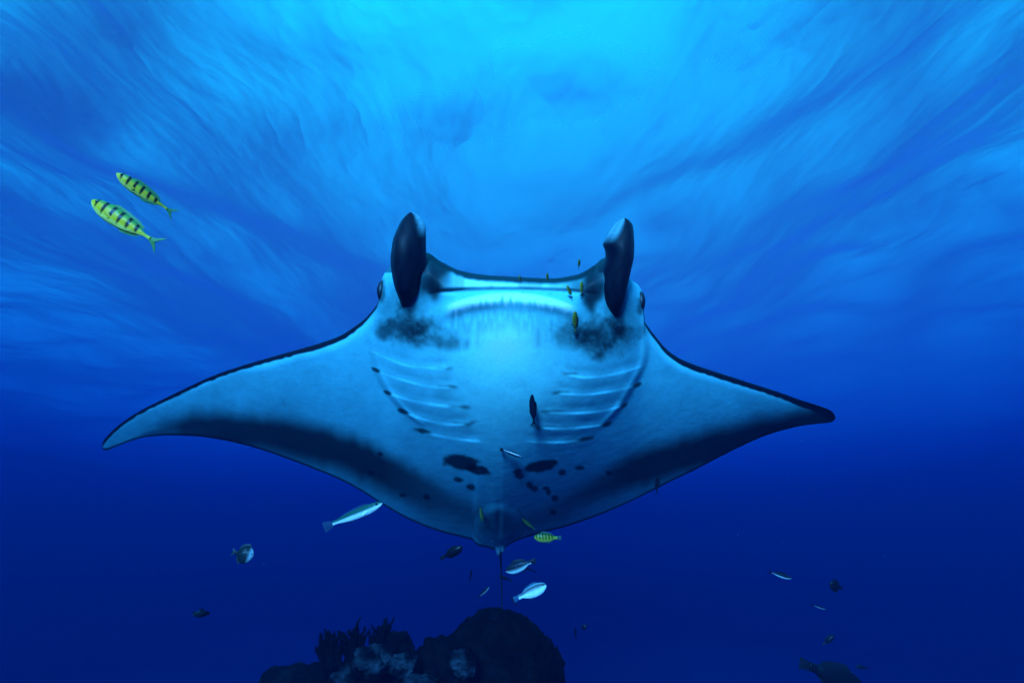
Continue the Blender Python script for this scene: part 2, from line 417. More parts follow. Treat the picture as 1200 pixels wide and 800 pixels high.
    pale = np.exp(-((XX - 592) / 34) ** 2 - ((YY - 402) / 26) ** 2)
    add(st * (0.30 + (0.10 + .04 * n_m) * n_v + .05 * n_f + .06 * n_c) * (1 - 0.9 * pale))
    # upper lip strip, mouth slit, head edge
    head = smooth01((XX - 497) / 10) * smooth01((704 - XX) / 10)
    ym = 338 + 3.5 * ((XX - 600) / 80) ** 2
    add(head * (1 - smooth01((dl - 4.5 - .3 * n_f - .5 * n_c) / 4.5)) * .98)
    add(head * .85 * np.exp(-((YY - ym) / 1.5) ** 2))
    add(head * .30 * ((YY > le) & (YY < ym)) * smooth01(.6 + n_x))
    add(.6 * head * ((YY > le) & (YY < ym)) * smooth01((np.abs(XX - 598) - 58) / 22))
    # webs that rise from the mouth corners to the cephalic fins
    add(.90 * poly_mask(SH, [(497,285),(512,300),(530,310),(528,318),(517,326),(519,340),(512,352),(508,354),(503,344),(499,340),(494,350),(490,330),(492,300)], 2.6))
    add(.90 * poly_mask(SH, [(712,290),(700,305),(682,318),(684,330),(680,344),(684,356),(691,366),(696,372),(699,356),(705,352),(710,340),(712,310)], 2.6))
    add(.7 * poly_mask(SH, [(444,332),(450,326),(452,345),(449,355),(443,353)], 1.3))
    add(.7 * poly_mask(SH, [(754,346),(748,350),(746,366),(751,370),(756,362)], 1.3))
    add(.75 * (YY < 320) * ((XX < 500) | (XX > 700)))
    # hind belly: light falloff painted as grey over greyish skin; greyer pelvic fins
    add(.14 * smooth01((YY - 520) / 70) * np.exp(-((XX - 590) / 150) ** 2) * (1 + .15 * n_c))
    q = ((XX - 584) / 30) ** 2 + ((YY - 614) / 27) ** 2
    add(.38 * smooth01(1.1 - q + .15 * n_m)); add(.35 * np.exp(-((np.sqrt(q) - 1.0) / .06) ** 2) * (YY > 596))
    # soft mottling
    rs = np.random.default_rng(21); scr = np.zeros(SH)
    for _ in range(150):
        x0 = rs.uniform(190, 930); y0 = rs.uniform(float(LE(x0)) + 8, float(TE(x0)) - 6); an = rs.normal(1.1, .6) * (1 if x0 < 595 else -1); ln = rs.uniform(5, 26); w_ = rs.uniform(.5, .9)
        xa, xb, ya, yb = int(x0 - 30), int(x0 + 30), int(y0 - 30), int(y0 + 30)
        dx, dy = XX[ya:yb, xa:xb] - x0, YY[ya:yb, xa:xb] - y0; p_ = dx*math.cos(an) + dy*math.sin(an); q_ = -dx*math.sin(an) + dy*math.cos(an) + .006 * p_**2 * rs.normal()
        scr[ya:yb, xa:xb] += rs.choice([-1, 1, 1]) * rs.uniform(.05, .16) * np.exp(-(q_ / w_) ** 2) * smooth01((ln/2 - np.abs(p_)) / 4)
    base = np.array([0.11, 0.57, 0.63]); blk = np.array([0.003, 0.004, 0.009])
    tone = (1 + 0.04 * n_c + 0.025 * n_m + .018 * n_f + .012 * n_g - scr)[..., None]
    throat_glow = np.exp(-((XX - 594) / 80) ** 2 - ((YY - 435) / 75) ** 2)  # whitish throat, brightened further to paint in the flash falloff
    lip = smooth01((YA - 341) / 4) * (1 - smooth01((YA - 350 - 2.0 * n_v) / 8)) * smooth01((XX - 520) / 14) * smooth01((678 - XX) / 14) + .7 * smooth01((dl - 6) / 4) * smooth01((ym - 1.5 - YY) / 2) * head * np.exp(-((XX - 596) / 62) ** 4)  # flash highlight on lower lip and upper strip, painted as white skin
    pal = pale[..., None] * np.array([.30, .14, .06]) + throat_glow[..., None] * np.array([.16, .36, .20]) + lip[..., None] * np.array([.52, .30, .24])
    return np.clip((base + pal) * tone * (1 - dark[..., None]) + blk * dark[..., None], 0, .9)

def sample(img, x, y):
    x = np.clip(x, 0, W - 1.01); y = np.clip(y, 0, H - 1.01); xi = x.astype(int); yi = y.astype(int); tx = (x - xi)[..., None]; ty = (y - yi)[..., None]
    return (img[yi, xi] * (1-tx) + img[yi, xi+1] * tx) * (1-ty) + (img[yi+1, xi] * (1-tx) + img[yi+1, xi+1] * tx) * ty

class Shell:
    """vertices, faces and pigment of one continuous body"""
    def __init__(self): self.v, self.f, self.c, self.n = [], [], [], 0
    def add(self, v, f, c):
        v = np.asarray(v, float).reshape(-1, 3)
        self.v.append(v); self.c.append(np.broadcast_to(np.asarray(c, float), (len(v), 3)) if np.ndim(c) == 1 else np.asarray(c).reshape(-1, 3))
        self.f.extend((f + self.n).tolist() if isinstance(f, np.ndarray) else [[int(i) + self.n for i in q] for q in f]); self.n += len(v)

def tube_faces(nr, ns):
    i = np.arange(nr * ns).reshape(nr, ns); j = np.roll(i, -1, axis=1)
    return np.stack([i[:-1], j[:-1], j[1:], i[1:]], -1).reshape(-1, 4)

def loft(shell, rings, color):
    """closed tube through rings of points, tips closed with fans"""
    rings = np.asarray(rings, float); nr, ns = rings.shape[:2]
    v = rings.reshape(-1, 3); f = tube_faces(nr, ns).tolist()
    v = np.vstack([v, rings[0].mean(0), rings[-1].mean(0)]); a, b = nr*ns, nr*ns + 1
    for k in range(ns):
        f.append([a, (k+1) % ns, k, k]); f.append([b, (nr-1)*ns + k, (nr-1)*ns + (k+1) % ns, (nr-1)*ns + k])
    f = [q if len(set(q)) == 4 else list(dict.fromkeys(q)) for q in f]
    col = np.asarray(color, float)
    if col.ndim == 3: col = np.vstack([col.reshape(-1, 3), col[0].mean(0), col[-1].mean(0)])
    shell.add(v, f, col)

MANTA = None
def build_manta():
    global MANTA
    img = pigment_map()
    xs = np.unique(np.concatenate([np.linspace(119.6, 979.4, 640), np.linspace(119.6, 128, 14), np.linspace(440, 462, 40), np.linspace(736, 760, 44), np.linspace(972, 979.4, 12)]))
    sv = np.linspace(0, 1, 231); sv = np.where(sv < .5, .5 * (2*sv) ** 1.25, 1 - .5 * (2 - 2*sv) ** 1.15)
    sd_ = 0.5 - 0.5 * np.cos(np.pi * np.linspace(0, 1, 44))
    Xv, S = np.meshgrid(xs, sv, indexing='ij'); le, te = LE(Xv), TE(Xv); Yv = le + (te - le) * S
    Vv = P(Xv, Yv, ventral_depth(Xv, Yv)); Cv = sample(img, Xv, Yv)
    Xd, S2 = np.meshgrid(xs, sd_[1:-1], indexing='ij'); Yd = LE(Xd) + (TE(Xd) - LE(Xd)) * S2
    Vd = P(Xd, Yd, dorsal_depth(Xd, Yd))
    nx, ns = Xv.shape; nd = Xd.shape[1]
    v = np.vstack([Vv.reshape(-1, 3), Vd.reshape(-1, 3)])
    dk = np.array([0.012, 0.015, 0.022])
    shoulder = np.exp(-((np.abs(Xd - MX) - 110) / 55) ** 2 - ((Yd - 430) / 30) ** 2)[..., None]
    Cd = dk + shoulder * np.array([.35, .38, .4])
    c = np.vstack([Cv.reshape(-1, 3), Cd.reshape(-1, 3)])
    iv = np.arange(nx*ns).reshape(nx, ns); idd = nx*ns + np.arange(nx*nd).reshape(nx, nd)
    full = np.concatenate([iv[:, :1], idd, iv[:, -1:]], axis=1)
    f = np.concatenate([np.stack([iv[:-1, :-1], iv[:-1, 1:], iv[1:, 1:], iv[1:, :-1]], -1).reshape(-1, 4),
                        np.stack([full[:-1, :-1], full[1:, :-1], full[1:, 1:], full[:-1, 1:]], -1).reshape(-1, 4)])
    sh = Shell(); sh.add(v, f, c)
    # end caps at the wing tips
    for row in (0, nx - 1):
        loop = list(iv[row]) + list(full[row][::-1][1:-1])
        sh.f.append([int(i) for i in (loop if row == 0 else loop[::-1])])
    # ---- cephalic fins: flattened, half-rolled paddles rooted in the cheeks
    def fin(ys, xl, xr, depth, thick, side):
        yq = np.linspace(ys[0], ys[-1], 60); L = curve(list(zip(ys, xl)))(yq); R_ = curve(list(zip(ys, xr)))(yq)
        back = np.array([min(float(ventral_depth(x_, y_)) for x_ in np.linspace(l_, r_, 7)) for y_, l_, r_ in zip(yq, L, R_)])
        i0 = int(np.argmin(np.abs(yq - 322)))
        D = np.where(yq >= 322, back - .004, back[i0] - .004 - .0010 * (322 - yq) + .000032 * np.clip(310 - yq, 0, 99) ** 2); D = np.convolve(np.pad(D, 11, mode='edge'), np.hanning(25)[1:-1] / np.hanning(25).sum(), mode='valid')
        D = D + .045 * smooth01((yq - ys[-1] + 28) / 28); T = curve(list(zip(*thick)))(yq)
        rings, cols = [], []
        ang = np.linspace(0, 2*np.pi, 36, endpoint=False)
        for y, l_, r_, d, t in zip(yq, L, R_, D, T):
            cx, hw = (l_ + r_) / 2, max((r_ - l_) / 2, .25)
            ca, sa = np.cos(ang), np.sin(ang)
            px = cx + hw * ca
            roll = side * 0.35 * t * ca                       # outer edge rolled back
            dep = d - t * np.sign(sa) * np.abs(sa) ** .8 * 0.5 - roll + .25 * t * (np.abs(ca) ** 2)
            rings.append(P(px, y + 0 * px, dep))
            lit = np.clip(np.interp(y, [ys[0], ys[0] + 18, ys[0] + 30], [1, 1, 0]), 0, 1) * smooth01((-side * ca - (.25 if side < 0 else -.15) + .012 * (ys[0] + 14 - y)) / .5)  # lit patch on the curled tip, painted into the fin colour
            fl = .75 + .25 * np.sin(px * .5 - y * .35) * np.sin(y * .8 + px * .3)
            lit = lit + .10 * smooth01((np.abs(ca) - .72) / .25) * (1 - smooth01((y - 330) / 30)) + .008 * (1 + np.sin(px * .5 + 3 * np.sin(y * .08)))  # sheen along the fin edges, also painted in
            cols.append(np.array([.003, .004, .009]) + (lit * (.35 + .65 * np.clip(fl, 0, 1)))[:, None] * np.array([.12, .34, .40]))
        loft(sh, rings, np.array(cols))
    yl = [248.8,251,254,260,266,281,290,305,320,335,350,360,367]
    fin(yl, [480.5,477.5,474,469.5,466.5,460.5,459,457.5,459,462,467.5,471,474], [483,488.5,492,496.2,498.6,499.2,499.3,500,499,496,490,482,475.5],
        None, ([249,258,290,330,367], [.012,.035,.075,.09,.03]), -1)
    yr = [255.5,258,263,270,279,287,292,299,317,335,350,365,380]
    fin(yr, [730.5,726,720,715,710,706.5,708.5,709.5,705,703.5,706,711,720], [733,737,741,742.5,743,743.4,743.3,743,739.5,735.5,732,727,721.5],
        None, ([255,265,292,330,380], [.014,.04,.075,.09,.03]), 1)
    # ---- tail: thin whip with a small fin at its root
    t = np.linspace(0, 1, 40)
    px = 585.5 + 2.2 * t + 1.2 * np.sin(t * 3); py = 628 + 120 * t; dd = float(mean_depth(586, 632)) - .01 + 0.85 * t
    cen = P(px, py, dd); rad = np.interp(t, [0, .06, .14, .3, 1], [.030, .022, .0085, .0062, .0035])
    ang = np.linspace(0, 2*np.pi, 14, endpoint=False)
    e1 = np.array([1, 0, 0]); e2 = np.array([0, CP, SP])
    rings = cen[:, None] + rad[:, None, None] * (np.cos(ang)[None, :, None] * e1 + np.sin(ang)[None, :, None] * e2)
    loft(sh, rings, np.array([.05, .06, .07]))
    # claspers / inner pelvic lobes beside the tail root
    for sx, x0, x1, yb in ((-1, 582.5, 584, 651), (1, 589.5, 588.5, 647)):
        tt = np.linspace(0, 1, 12); cx = x0 + (x1 - x0) * tt; cyy = 618 + (yb - 618) * tt
        cc = P(cx, cyy, mean_depth(cx, np.minimum(cyy, 640)) + .015 - .03 * tt); rr = np.interp(tt, [0, .5, .85, 1], [.022, .020, .012, .004])
        rings = cc[:, None] + rr[:, None, None] * (np.cos(ang)[None, :, None] * e1 * 1.1 + np.sin(ang)[None, :, None] * e2 * .5)
        loft(sh, rings, np.array([.05, .13, .16]))
    V = np.vstack(sh.v); C = np.vstack(sh.c)
    org = P(592, 480, 2.6)
    MANTA = mesh_obj('manta_ray', V, sh.f, skin_material(), colors=C, origin=org)
    tag(MANTA, 'huge manta ray with pale belly, dark wing edges and raised head fins above the reef', 'manta ray')
    # eyes on the outer sides of the head
    em = plain_material('eye_dark', (0.004, 0.006, 0.010), 0.5)
    for x, y in ((447.8, 340.5), (750.3, 353)):
        d = float(mean_depth(x, y)) - .055
        c = P(x, y, d)
        me_v, me_f = ball(0.036, 16, 12, (0.6, 1.0, 1.35))
        mesh_obj('eye', me_v + c - org, me_f, em, MANTA)

def ball(r, nu=12, nv=8, sc=(1, 1, 1)):
    v = [(0, 0, 1)]; f = []
    for j in range(1, nv):
        for i in range(nu):
            a, b = 2*math.pi*i/nu, math.pi*j/nv; v.append((math.sin(b)*math.cos(a), math.sin(b)*math.sin(a), math.cos(b)))
    v.append((0, 0, -1)); v = np.array(v) * r * np.array(sc)
    for i in range(nu): f.append((0, 1+i, 1+(i+1) % nu))
    for j in range(nv-2):
        for i in range(nu):
            a = 1 + j*nu; f.append((a+i, a+nu+i, a+nu+(i+1) % nu, a+(i+1) % nu))
    a = 1 + (nv-2)*nu; e = len(v) - 1
    for i in range(nu): f.append((a+i, e, a+(i+1) % nu))
    return v, f
build_manta()

# ================================================================ FISH
MAT_FISH = pigment_material('fish_scales', 0.32, 0.15, 60)
MAT_FIN = pigment_material('fish_fin', 0.45, 0.0, 80)
MAT_EYE = plain_material('fish_eye', (0.01, 0.01, 0.012), 0.1)
PROF = {  # height and width along the body (fraction of length), head at 0
 'trevally': ([0,.03,.10,.22,.38,.55,.72,.84,.92,1], [.01,.07,.135,.19,.21,.195,.14,.075,.04,.045], .48),
 'wrasse':   ([0,.03,.10,.22,.40,.60,.78,.90,1], [.012,.06,.105,.145,.16,.15,.115,.075,.07], .62),
 'damsel':   ([0,.04,.12,.25,.42,.60,.76,.88,1], [.02,.24,.46,.66,.74,.68,.44,.18,.14], .32),
 'dart':     ([0,.03,.10,.25,.45,.65,.82,.93,1], [.01,.06,.11,.165,.19,.17,.11,.06,.05], .55),
 'parrot':   ([0,.03,.10,.22,.40,.60,.78,.90,1], [.03,.12,.21,.30,.34,.31,.21,.12,.13], .5),
}
def blade(outline, thick):
    """fin blade with real thickness in the local XZ plane, thin towards its rim"""
    n = len(outline); o = np.array(outline, float); c = o.mean(0)
    v = [(x, 0, z) for x, z in o] + [(c[0], thick, c[1]), (c[0], -thick, c[1])]
    f = [(i, (i+1) % n, n) for i in range(n)] + [((i+1) % n, i, n+1) for i in range(n)]
    return np.array(v), f

def fish(name, cat, label, group, kind, head, tail, depth, paint, up=1, bend=0.0, fins=True, yaw=0.0, fin_col=(.1, .12, .05), lean=0.0):
    """head and tail bearings, distance; up=+1: back on the upper side of the picture; lean: tail further away"""
    hp = P(head[0], head[1], depth); tp = P(tail[0], tail[1], depth + lean)
    Lv = hp - tp; L = float(np.linalg.norm(Lv)); xax = Lv / L
    view = (hp + tp) / 2; view = view / np.linalg.norm(view)
    zax = np.cross(xax, view); zax /= np.linalg.norm(zax)
    world_up = np.array([0, -SP, CP])
    if up in (1, -1):
        if np.dot(zax, world_up) * up < 0: zax = -zax
    elif up == 'right':
        if zax[0] < 0: zax = -zax
    elif up == 'left':
        if zax[0] > 0: zax = -zax
    yax = np.cross(zax, xax)
    rot = Matrix((xax, yax, zax)).transposed() @ Matrix.Rotation(yaw, 3, 'Z')
    mid = (hp + tp) / 2
    root = bpy.data.objects.new(name, None); COL.objects.link(root)
    root.empty_display_size = .05
    root.matrix_world = Matrix.Translation(Vector(mid)) @ rot.to_4x4()
    tag(root, label, cat, group)
    xs, hs, wr = PROF[kind]
    BL = 0.84                                     # body share of the length, the rest is tail fin
    t = np.concatenate([np.linspace(0, .12, 8, endpoint=False), np.linspace(.12, 1, 64)])
    h = curve(list(zip(xs, hs)))(t) * 0.5; w = h * wr
    ang = np.linspace(0, 2*np.pi, 20, endpoint=False)
    xx = 0.5 - t * BL
    by = bend * (t ** 2) * .3
    belly = curve([(0, 0), (.3, -.012), (1, .004)])(t)
    rings = np.stack([np.repeat(xx[:, None], 20, 1), by[:, None] + w[:, None] * np.cos(ang), belly[:, None] + h[:, None] * np.sin(ang)], -1)
    cols = np.array([[paint(a, math.sin(g), abs(math.cos(g))) for g in ang] for a in t])
    sh = Shell(); loft(sh, rings * L, cols)
    mesh_obj('body', np.vstack(sh.v), sh.f, MAT_FISH, root, colors=np.vstack(sh.c))
    hm = max(hs)
    def add_blade(nm, outline, thick=.008, col=fin_col, rotx=0, off=(0, 0, 0)):
        v, f = blade(outline, thick)
        if rotx: 
            c, s = math.cos(rotx), math.sin(rotx); v = np.stack([v[:, 0], v[:, 1]*c - v[:, 2]*s, v[:, 1]*s + v[:, 2]*c], -1)
        v = (v + np.array(off)) * L
        mesh_obj(nm, v, f, MAT_FIN, root, smooth=False, colors=np.tile(np.array(col, float), (len(v), 1)))
    r = h[-1]; x0 = 0.5 - BL
    oy = bend * .3
    if kind in ('trevally', 'dart'):
        ol = [(x0+.03, r*.7), (x0-.05, .045), (x0-.155, .115), (x0-.10, .035), (x0-.065, 0), (x0-.10, -.035), (x0-.155, -.115), (x0-.05, -.045), (x0+.03, -r*.7)]
    elif kind == 'damsel':
        ol = [(x0+.03, r*.8), (x0-.06, .13), (x0-.16, .17), (x0-.11, .05), (x0-.10, 0), (x0-.11, -.05), (x0-.16, -.17), (x0-.06, -.13), (x0+.03, -r*.8)]
    else:
        ol = [(x0+.03, r*.9), (x0-.06, .065), (x0-.15, .085), (x0-.16, .03), (x0-.155, -.03), (x0-.15, -.085), (x0-.06, -.065), (x0+.03, -r*.9)]
    add_blade('tail_fin', ol, off=(0, oy, 0))
    if fins:
        z = hm * .5
        add_blade('dorsal_fin', [(.5-.24*BL, z*.80), (.5-.34*BL, z*1.22), (.5-.50*BL, z*1.20), (.5-.72*BL, z*.98), (.5-.84*BL, z*.62), (.5-.80*BL, z*.38), (.5-.55*BL, z*.75), (.5-.35*BL, z*.8)])
        add_blade('anal_fin', [(.5-.52*BL, -z*.82), (.5-.60*BL, -z*1.20), (.5-.72*BL, -z*.98), (.5-.84*BL, -z*.55), (.5-.80*BL, -z*.35), (.5-.60*BL, -z*.72)])
        for s in (1, -1):
            ww = float(np.interp(.27, t, w))
            add_blade('pectoral_fin', [(0, .012), (-.06, .02), (-.12, -.012), (-.10, -.035), (-.04, -.022)], .004, tuple(paint(.27, -.3, .9)), 0, (.5-.27*BL, s*(ww*.97+.004), -.03))
        for s in (1, -1):
            ww = float(np.interp(.095, t, w)); hh = float(np.interp(.095, t, h))
            ev, ef = ball(.016 + .02*hm, 10, 8, (1, .45, 1))
            mesh_obj('eye', (ev + np.array([.5-.095*BL, s*ww*.90, hh*.30])) * L, ef, MAT_EYE, root)
    return root

def barred(bars=6, back=(.10, .30, .05), side=(1.0, .55, .012), belly=(1.0, .78, .15), w=.42):
    back, side, belly = map(np.array, (back, side, belly))
    def f(t, z, y):
        c = back * smooth01((z - .25) / .5) + side * (1 - smooth01((z - .25) / .5))
        k = smooth01((-z - .25) / .5); c = c * (1 - k) + belly * k
        ph = (t - .02 + .03 * z) * 7.2
        bar = 0.0
        for i in range(bars):
            cx = .11 + i * (.80 / bars) - .02 * z; ww = (.02 if i == 0 else .036) * (1 if z > -.3 else .6)
            bar = max(bar, float(1 - smooth01((abs(t - cx) - ww * .55) / .012)) * float(smooth01((z + .75) / .35)))
        if t > .9: bar = 0
        return c * (1 - bar) + np.array([.012, .012, .010]) * bar
    return f
def two_tone(top=(.01, .05, .05), low=(.85, .88, .85), cut=-.05, stripe=None):
    top, low = np.array(top, float), np.array(low, float)
    def f(t, z, y):
        k = float(smooth01((z - cut + .12) / .24))
        c = top * k + low * (1 - k)
        if stripe:
            s = float(np.exp(-((z - stripe[0]) / stripe[1]) ** 2)); c = c * (1 - s) + np.array(stripe[2]) * s
        return c
    return f
def plainp(c, head=None):
    c = np.array(c, float)
    def f(t, z, y):
        k = 1 - smooth01((t - .10) / .22) if head is not None else 0
        return c * (1 - k) + (np.array(head) if head is not None else 0) * k
    return f
DK = (.004, .005, .008)

# two barred yellow fish off the wing
G = 'small fish swimming round the manta ray'
fish('barred_fish', 'fish', 'larger of the two bright yellow black-barred fish swimming off by themselves', G, 'trevally', (107.5, 234.5), (190, 289), 1.25, barred(6), 'right', fin_col=(.10, .22, .05), bend=.05)
fish('barred_fish', 'fish', 'smaller of the two bright yellow black-barred fish swimming off by themselves', G, 'trevally', (137.5, 203.5), (205, 251.5), 1.40, barred(6, (.08, .26, .05), (1.0, .60, .03)), 'right', fin_col=(.08, .20, .06), bend=-.15, yaw=.06, lean=.04)
# wrasses
fish('wrasse', 'fish', 'slim wrasse with dark green back and white belly under the rear wing edge', G, 'wrasse', (448, 589), (379, 618), 1.55, two_tone((.01, .09, .06), (.92, .95, .92), .02), 1, fin_col=(.02, .05, .10))
fish('wrasse', 'fish', 'bright white wrasse with curved body and black back stripe over the reef', G, 'parrot', (640, 685), (603, 702), 1.55, two_tone((.35, .50, .52), (.95, .97, .95), .75, (.50, .42, (.004, .005, .01))), 1, bend=-.5, fin_col=(.02, .07, .13))
fish('wrasse', 'fish', 'dark wrasse with thin pale belly line beside the manta tail', G, 'parrot', (592.5, 668.5), (628, 656), 1.8, two_tone((.01, .016, .025), (.55, .62, .55), -.35), 1, fin_col=DK, bend=.2)
fish('wrasse', 'fish', 'tiny striped cleaner wrasse against the manta belly between two large spots', G, 'wrasse', (611, 535), (586, 526), float(ventral_depth(598, 530)) - .03, two_tone((.015, .02, .03), (.02, .03, .04), -.2, (.35, .25, (.75, .8, .8))), 1, fin_col=DK)
fish('wrasse', 'fish', 'slim dark wrasse with thin white stripe in open water beyond the wing', G, 'dart', (928, 677), (900, 669), 2.6, two_tone((.012, .016, .024), (.7, .75, .7), -.45), 1, fin_col=DK)
fish('wrasse', 'fish', 'faint slim wrasse with pale stripe below the thin white-striped wrasse', G, 'wrasse', (968, 713), (951, 708), 4.2, two_tone((.007, .009, .012), (.35, .4, .4), -.3), 1, fin_col=DK, fins=False)
# damselfish
fish('damselfish', 'fish', 'round dark damselfish with pale face hovering in open water', G, 'damsel', (297, 651), (271, 646), 1.9, plainp((.010, .018, .018), (.35, .42, .42)), 1, fin_col=(.012, .02, .025))
fish('damselfish', 'fish', 'small dim damselfish with pale belly spot, deeper than the pale-faced one', G, 'damsel', (233, 728), (238, 707), 2.4, plainp((.02, .035, .035), (.22, .26, .28)), 'right', fin_col=(.012, .02, .025), yaw=.6)
# dark fish round the tail and the reef
fish('dark_fish', 'fish', 'dark slender fish with tail down beside the pelvic fin', G, 'parrot', (542, 640.5), (516, 654.5), 1.8, plainp(DK), 1, fin_col=DK)
fish('dark_fish', 'fish', 'tiny dark fish hanging upright beside the manta tail', G, 'wrasse', (553, 667), (550.5, 680), 2.2, plainp(DK), 'right', fin_col=DK, fins=False)
fish('dark_fish', 'fish', 'small dark fish with pale belly streak above the reef top', G, 'dart', (573, 687), (560, 700), 2.1, two_tone((.015, .02, .03), (.5, .52, .45), -.4), 1, fin_col=DK)
fish('dark_fish', 'fish', 'small dark fish crossing just behind the manta tail', G, 'wrasse', (584, 674), (600, 680.5), 2.2, plainp(DK), 1, fin_col=DK)
fish('dark_fish', 'fish', 'faint dark fish behind the tail of the pale-lined wrasse', G, 'wrasse', (616, 664), (628, 670), 3.4, plainp((.02, .02, .03)), 1, fin_col=DK, fins=False)
fish('dark_fish', 'fish', 'small dark fish below the tail of the bright white wrasse', G, 'dart', (599, 699), (606, 710), 2.4, plainp((.016, .018, .028)), 1, fin_col=DK, fins=False)
fish('dark_fish', 'fish', 'dark fish diving close beside the big reef boulder', G, 'dart', (640, 762), (648, 745), 2.3, plainp(DK), 'right', fin_col=DK, yaw=.3)
fish('dark_fish', 'fish', 'tiny upright dark fish in open water near the reef boulder', G, 'dart', (674.5, 735), (674.5, 749), 3.4, plainp(DK), 'right', fin_col=DK, fins=False)
fish('dark_fish', 'fish', 'tiniest dark fish in open water near the reef boulder', G, 'damsel', (682, 736), (689, 731), 3.6, plainp(DK), 1, fin_col=DK, fins=False)
fish('dark_fish', 'fish', 'dark oval fish hanging upright against the throat near the gill slits', G, 'dart', (623.5, 461), (626, 500.5), float(ventral_depth(624, 480)) - .045, plainp((.005, .008, .016)), 'right', fin_col=DK, yaw=.2)
fish('dark_fish', 'fish', 'small dark fish upright at the rear edge of the wing', G, 'dart', (771, 557), (769.5, 579), float(ventral_depth(770, 567)) - .04, plainp(DK), 'right', fin_col=DK, bend=.3)
fish('dark_fish', 'fish', 'stubby dark fish near the thin white-striped wrasse in open water', G, 'damsel', (972, 684), (988, 689), 2.8, plainp(DK), 1, fin_col=DK)
fish('dark_fish', 'fish', 'small dark fish tilted upward above the big reef fish', G, 'parrot', (977, 744), (964, 755), 3.0, plainp((.006, .008, .01)), 1, fin_col=DK)
fish('dark_fish', 'fish', 'faint small fish beyond the big dark reef fish', G, 'parrot', (1003, 780), (1018, 782), 4.0, plainp((.007, .009, .012)), 1, fin_col=DK, fins=False)
fish('reef_fish', 'fish', 'big dark reef fish swimming low with its tail raised', G, 'parrot', (1012, 806), (938, 776), 2.6, plainp((.004, .006, .008)), 1, fin_col=(.010, .012, .016), bend=.1)
# pilot fish round the head and pelvis of the manta
PG = 'small barred pilot fish escorting the manta ray'
pd = barred(6, (.015, .05, .01), (.10, .13, .015), (.10, .13, .03))
pb = barred(6, (.04, .12, .02), (.32, .30, .02), (.36, .34, .06))
fish('pilot_fish', 'fish', 'green barred pilot fish just below the manta pelvic fin', PG, 'parrot', (626, 629), (658, 630), 2.1, pb, 1, fin_col=(.03, .07, .06))
fish('pilot_fish', 'fish', 'dim green pilot fish slanting down at the manta pelvic fin', PG, 'dart', (612, 607), (628, 621), float(ventral_depth(615, 612)) - .04, pd, 1, fin_col=(.02, .05, .05))
fish('pilot_fish', 'fish', 'dim green pilot fish upright against the pelvic fin base', PG, 'dart', (566, 611), (562, 591), float(ventral_depth(564, 600)) - .04, pd, 'right', fin_col=(.02, .05, .05))
fish('pilot_fish', 'fish', 'yellow pilot fish head up on the cheek below the mouth corner', PG, 'trevally', (674, 363), (674.5, 394), float(ventral_depth(674, 373.0)) - .035, pb, 'right', fin_col=(.03, .07, .06), yaw=.5)
fish('pilot_fish', 'fish', 'yellow barred pilot fish nearest the cephalic fin at mouth corner', PG, 'trevally', (682, 329), (681, 348), float(ventral_depth(682, 339.0)) - .035, pb, 'right', fin_col=(.03, .07, .06), yaw=.3)
fish('pilot_fish', 'fish', 'yellow barred pilot fish slanting beside the mouth corner', PG, 'trevally', (664.5, 334), (671, 350), float(ventral_depth(664.5, 344.0)) - .035, pb, 'right', fin_col=(.03, .07, .06), yaw=.3)
fish('pilot_fish', 'fish', 'little pilot fish in open water above the head edge', PG, 'trevally', (679, 303), (678, 316), 2.1, pb, 'right', fin_col=(.03, .07, .06), yaw=.6)
fish('pilot_fish', 'fish', 'little pilot fish standing on the dark head edge', PG, 'trevally', (641, 319), (642, 332), 2.1, pb, 'right', fin_col=(.03, .07, .06), yaw=.5)
fish('pilot_fish', 'fish', 'tiny pilot fish at the middle of the upper lip', PG, 'trevally', (609, 322), (610, 332), 2.1, pb, 'right', fin_col=(.03, .07, .06), yaw=.5)

# ================================================================ THE REEF
def lumpy(center, rad, seed, sub=5, amp=.22, freq=1.6, fine=.035, flat=.0):
    bm = bmesh.new(); bmesh.ops.create_icosphere(bm, subdivisions=sub, radius=1.0)
    off = Vector((seed * 3.7, seed * 1.9, seed * 5.3))
    V = []
    for v in bm.verts:
        p = v.co.normalized()
        d = 1 + amp * mnoise.fractal(p * freq + off, 1.0, 2.0, 4) 
        d += fine * (0.5 - mnoise.voronoi(p * 9 + off)[0][0]) * 2 + fine * .6 * mnoise.noise(p * 22 + off)
        V.append((p.x * rad[0] * d + center[0], p.y * rad[1] * d + center[1], p.z * rad[2] * d + center[2]))
    Fc = [[v.index for v in f.verts] for f in bm.faces]; bm.free()
    return np.array(V), Fc
MAT_REEF = pigment_material('reef_rock', 0.9, 0.6, 14, 0.03)
MAT_CORAL = pigment_material('coral', 0.9, 0.9, 40, 0.03)
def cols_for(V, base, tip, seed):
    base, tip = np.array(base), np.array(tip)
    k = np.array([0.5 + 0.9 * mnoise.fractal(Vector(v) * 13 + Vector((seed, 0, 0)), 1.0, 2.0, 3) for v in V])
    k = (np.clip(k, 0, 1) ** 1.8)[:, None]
    return base * (1 - k) + tip * k

